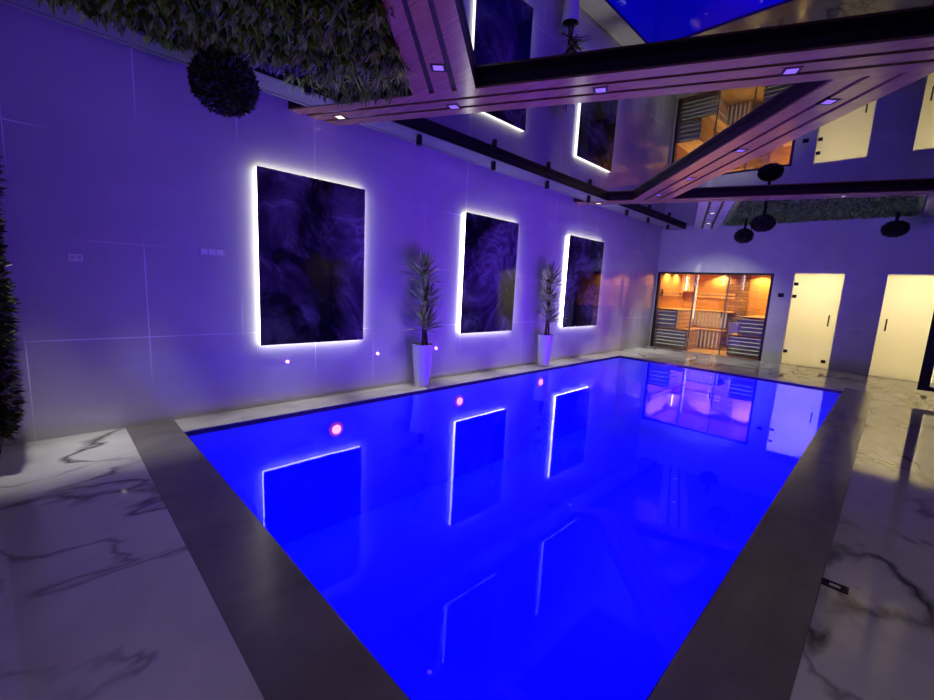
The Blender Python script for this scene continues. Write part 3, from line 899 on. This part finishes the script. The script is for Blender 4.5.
for x, y in pts:
    k = zone(x, y)
    b = Vector((x, y, ZM - 0.03))
    if k == 'fern':
        for j in range(5):
            a = rnd.uniform(0, 2 * PI); d = Vector((math.cos(a), math.sin(a), -rnd.uniform(0.25, 0.9)))
            add_blade(bms[k], b + Vector((0, 0, -rnd.uniform(0, 0.03))), d, Vector((0, 0, -1)), rnd.uniform(0.10, 0.18), 0.055, -0.5, 2)
    elif k == 'lime':
        if rnd.random() < 0.55: k = 'fern2'
        for j in range(7):
            a = rnd.uniform(0, 2 * PI); d = Vector((math.cos(a) * 0.6, math.sin(a) * 0.6, -rnd.uniform(0.5, 1.2)))
            add_blade(bms[k], b, d, Vector((0, 0, -1)), rnd.uniform(0.12, 0.19), 0.016, 0.5, 3)
    elif k == 'silver':
        for j in range(6):
            a = rnd.uniform(0, 2 * PI); d = Vector((math.cos(a), math.sin(a), -rnd.uniform(0.1, 0.6)))
            add_blade(bms[k], b + Vector((0, 0, -rnd.uniform(0, 0.03))), d, Vector((0, 0, -1)), rnd.uniform(0.05, 0.09), 0.022, -0.4, 2)
    else:
        for j in range(5):
            a = rnd.uniform(0, 2 * PI); d = Vector((math.cos(a), math.sin(a), -rnd.uniform(0.3, 1.0)))
            add_blade(bms[k], b, d, Vector((0, 0, -1)), rnd.uniform(0.10, 0.16), 0.028, -0.6, 2)
for k, nm, lab in (('fern', 'fern_foliage', 'broad dark olive leaves'), ('fern2', 'narrow_foliage', 'narrow dark glossy leaves'), ('lime', 'grass_tufts', 'bright lime grass tufts'), ('silver', 'silver_foliage', 'fine grey silver leaves')):
    o = obj(nm, bms[k], M['fern'] if k in ('fern', 'fern2') else M[k], t, recalc=False, label=lab); o['kind'] = 'stuff'

# moss panel at the far end
eA = meet(*Er, Df0, Df1)
def yfD(x): return Df0[1] + (Df1[1] - Df0[1]) / (XR - XL) * (x - XL)
mp = [(eA[0] + 0.03, eA[1] + 0.03), (0.08, yfD(0.08) + 0.03), (0.08, YB - 0.01), (-3.38, YB - 0.01)]
t = thing('moss_ceiling_panel', 'dull green moss panel in the ceiling above the far wall', 'moss panel', (-1.5, 10.8, ZM))
bm = bmesh.new(); add_prism(bm, mp, ZM - 0.03, ZM - 0.002); obj('backing', bm, M['mossg'], t)
bm = bmesh.new(); rnd = random.Random(5)
for x, y in scatter([(mp[0][0] + .1, mp[0][1] + .05), (mp[1][0] - .08, mp[1][1] + .05), (mp[2][0] - .08, mp[2][1] - .08), (mp[3][0] + .12, mp[3][1] - .08)], 2600, rnd):
    for j in range(4):
        a = rnd.uniform(0, 2 * PI); d = Vector((math.cos(a), math.sin(a), -rnd.uniform(0.2, 0.9)))
        add_blade(bm, (x, y, ZM - 0.03), d, Vector((0, 0, -1)), rnd.uniform(0.05, 0.09), 0.026, -0.4, 2)
o = obj('moss', bm, M['mossg'], t, recalc=False); o['kind'] = 'stuff'

def topiary(c, r, lab, zt, squash=0.85, seed=1, n=900):
    rnd = random.Random(seed)
    t = thing('topiary_ball', lab, 'topiary ball', (c[0], c[1], zt), 'hanging topiary balls')
    bm = bmesh.new(); add_tube(bm, [(c[0], c[1], c[2]), (c[0], c[1], zt)], 0.025, 8); obj('stem', bm, M['black'], t)
    bm = bmesh.new()
    bmesh.ops.create_icosphere(bm, subdivisions=3, radius=r * 0.86, matrix=Matrix.Translation(c) @ Matrix.Diagonal((1, 1, squash, 1)))
    for i in range(n):
        z = 1 - 2 * (i + 0.5) / n; a = i * 2.399963
        q = math.sqrt(1 - z * z); d = Vector((q * math.cos(a), q * math.sin(a), z))
        b = Vector(c) + Vector((d.x, d.y, d.z * squash)) * r * 0.82
        for j in range(3):
            dd = (d + Vector((rnd.uniform(-1, 1), rnd.uniform(-1, 1), rnd.uniform(-1, 1))) * 0.9).normalized()
            add_blade(bm, b, dd, d, rnd.uniform(0.2, 0.36) * r, 0.075 * r * 1.6, 0.3, 2)
    obj('leafy_ball', bm, M['box'], t, recalc=False)
topiary((-4.13, 1.17, 2.98), 0.245, 'large dark topiary ball hanging beside the left wall', ZM - 0.02, 0.9, 1, 1300)
topiary((-2.62, 11.2, 2.85), 0.185, 'small dark topiary ball on a stem above the sauna, lowest of the pair', ZM - 0.03, 0.82, 2, 600)
topiary((-1.93, 9.42, 2.84), 0.19, 'dark topiary ball just behind the slim far beam, higher of the pair', ZM - 0.03, 0.72, 3, 700)
topiary((-0.23, 11.6, 2.92), 0.195, 'dark topiary ball on a stem above the frosted doors', ZM - 0.03, 0.72, 4, 700)

# living wall on the near wall
t = thing('living_wall', 'dark leafy living wall beside the bare left wall', 'living wall', (-4.43, YN, 0.14))
box('backing', plain('dark_felt', (0.01, 0.012, 0.008), 0.95), t, -4.74, -4.12, YN, YN + 0.03, 0.16, 2.50)
bm = bmesh.new(); rnd = random.Random(21)
for i in range(520):
    x, z = rnd.uniform(-4.70, -4.16), rnd.uniform(0.26, 2.46)
    g = 0.66 + 0.3 * min(1, z / 0.6) * (0.8 + 0.2 * math.sin(7 * z))
    for j in range(4):
        a = rnd.uniform(0, 2 * PI)
        d = Vector((math.cos(a) * 0.6, rnd.uniform(0.6, 1.6), math.sin(a) * 0.7 - 0.25))
        add_blade(bm, (x, YN + 0.03, z), d, Vector((0, 1, 0.4)), rnd.uniform(0.11, 0.19) * g, 0.048, 0.35, 2)
o = obj('foliage', bm, M['ivy'], t, recalc=False); o['kind'] = 'stuff'

# cylinder spots added among the hanging planting to brighten the floor by the wall
for y, lab in ((-0.10, 'added short black cylinder spotlight in the hanging planting, by the near wall'),
               (0.62, 'added short black cylinder spotlight in the hanging planting, just before the large topiary ball'),
               (1.85, 'added short black cylinder spotlight in the hanging planting, next to the longest beam')):
    r_ = thing('cylinder_spotlight', lab, 'spotlight', (-4.08, y, ZM), 'added cylinder spotlights in the hanging planting')
    bm = bmesh.new(); add_lathe(bm, (-4.08, y, ZM), [(0.030, -0.17), (0.032, -0.167), (0.032, -0.02), (0.030, -0.01)], 18)
    obj('housing', bm, M['blackmetal'], r_)
    bm = bmesh.new(); add_lathe(bm, (-4.08, y, ZM), [(0.022, -0.1715), (0.022, -0.1695)], 14)
    obj('lens', bm, M['dimlens'], r_)
    lamp('SPOT', (-4.08, y, ZM - 0.18), 175, WASH, 0.05, (-4.38, y, 0), spot_size=math.radians(30), spot_blend=1.0)

# ------------------------------------------------------------------ world, camera, view
wd = bpy.data.worlds.new('world'); sc.world = wd; wd.use_nodes = True
wd.node_tree.nodes['Background'].inputs[0].default_value = (0.02, 0.02, 0.03, 1)
wd.node_tree.nodes['Background'].inputs[1].default_value = 0.2

f, yaw, pit, rol = 422.758, math.radians(-44.9325), math.radians(-8.69182), math.radians(2.91387)
fw = Vector((math.sin(yaw) * math.cos(pit), math.cos(yaw) * math.cos(pit), math.sin(pit)))
r = Vector((math.cos(yaw), -math.sin(yaw), 0)); u = r.cross(fw)
c, s = math.cos(rol), math.sin(rol)
r2 = r * c + u * s; u2 = -r * s + u * c
cam = bpy.data.cameras.new('camera'); co = bpy.data.objects.new('camera', cam); COL.objects.link(co)
co.matrix_world = Matrix(((r2.x, u2.x, -fw.x, 0), (r2.y, u2.y, -fw.y, 0), (r2.z, u2.z, -fw.z, 1.45), (0, 0, 0, 1)))
cam.sensor_fit = 'HORIZONTAL'; cam.sensor_width = 36; cam.lens = f / 934 * 36; cam.clip_start = 0.02
sc.camera = co
sc.view_settings.view_transform = 'Standard'; sc.view_settings.look = 'None'
sc.view_settings.exposure = 0; sc.view_settings.gamma = 1; sc.view_settings.use_curve_mapping = False
cy = sc.cycles
cy.max_bounces = 14; cy.diffuse_bounces = 4; cy.glossy_bounces = 8; cy.transparent_max_bounces = 16; cy.transmission_bounces = 6
cy.sample_clamp_indirect = 6.0; cy.caustics_reflective = False; cy.caustics_refractive = False
cy.use_denoising = True
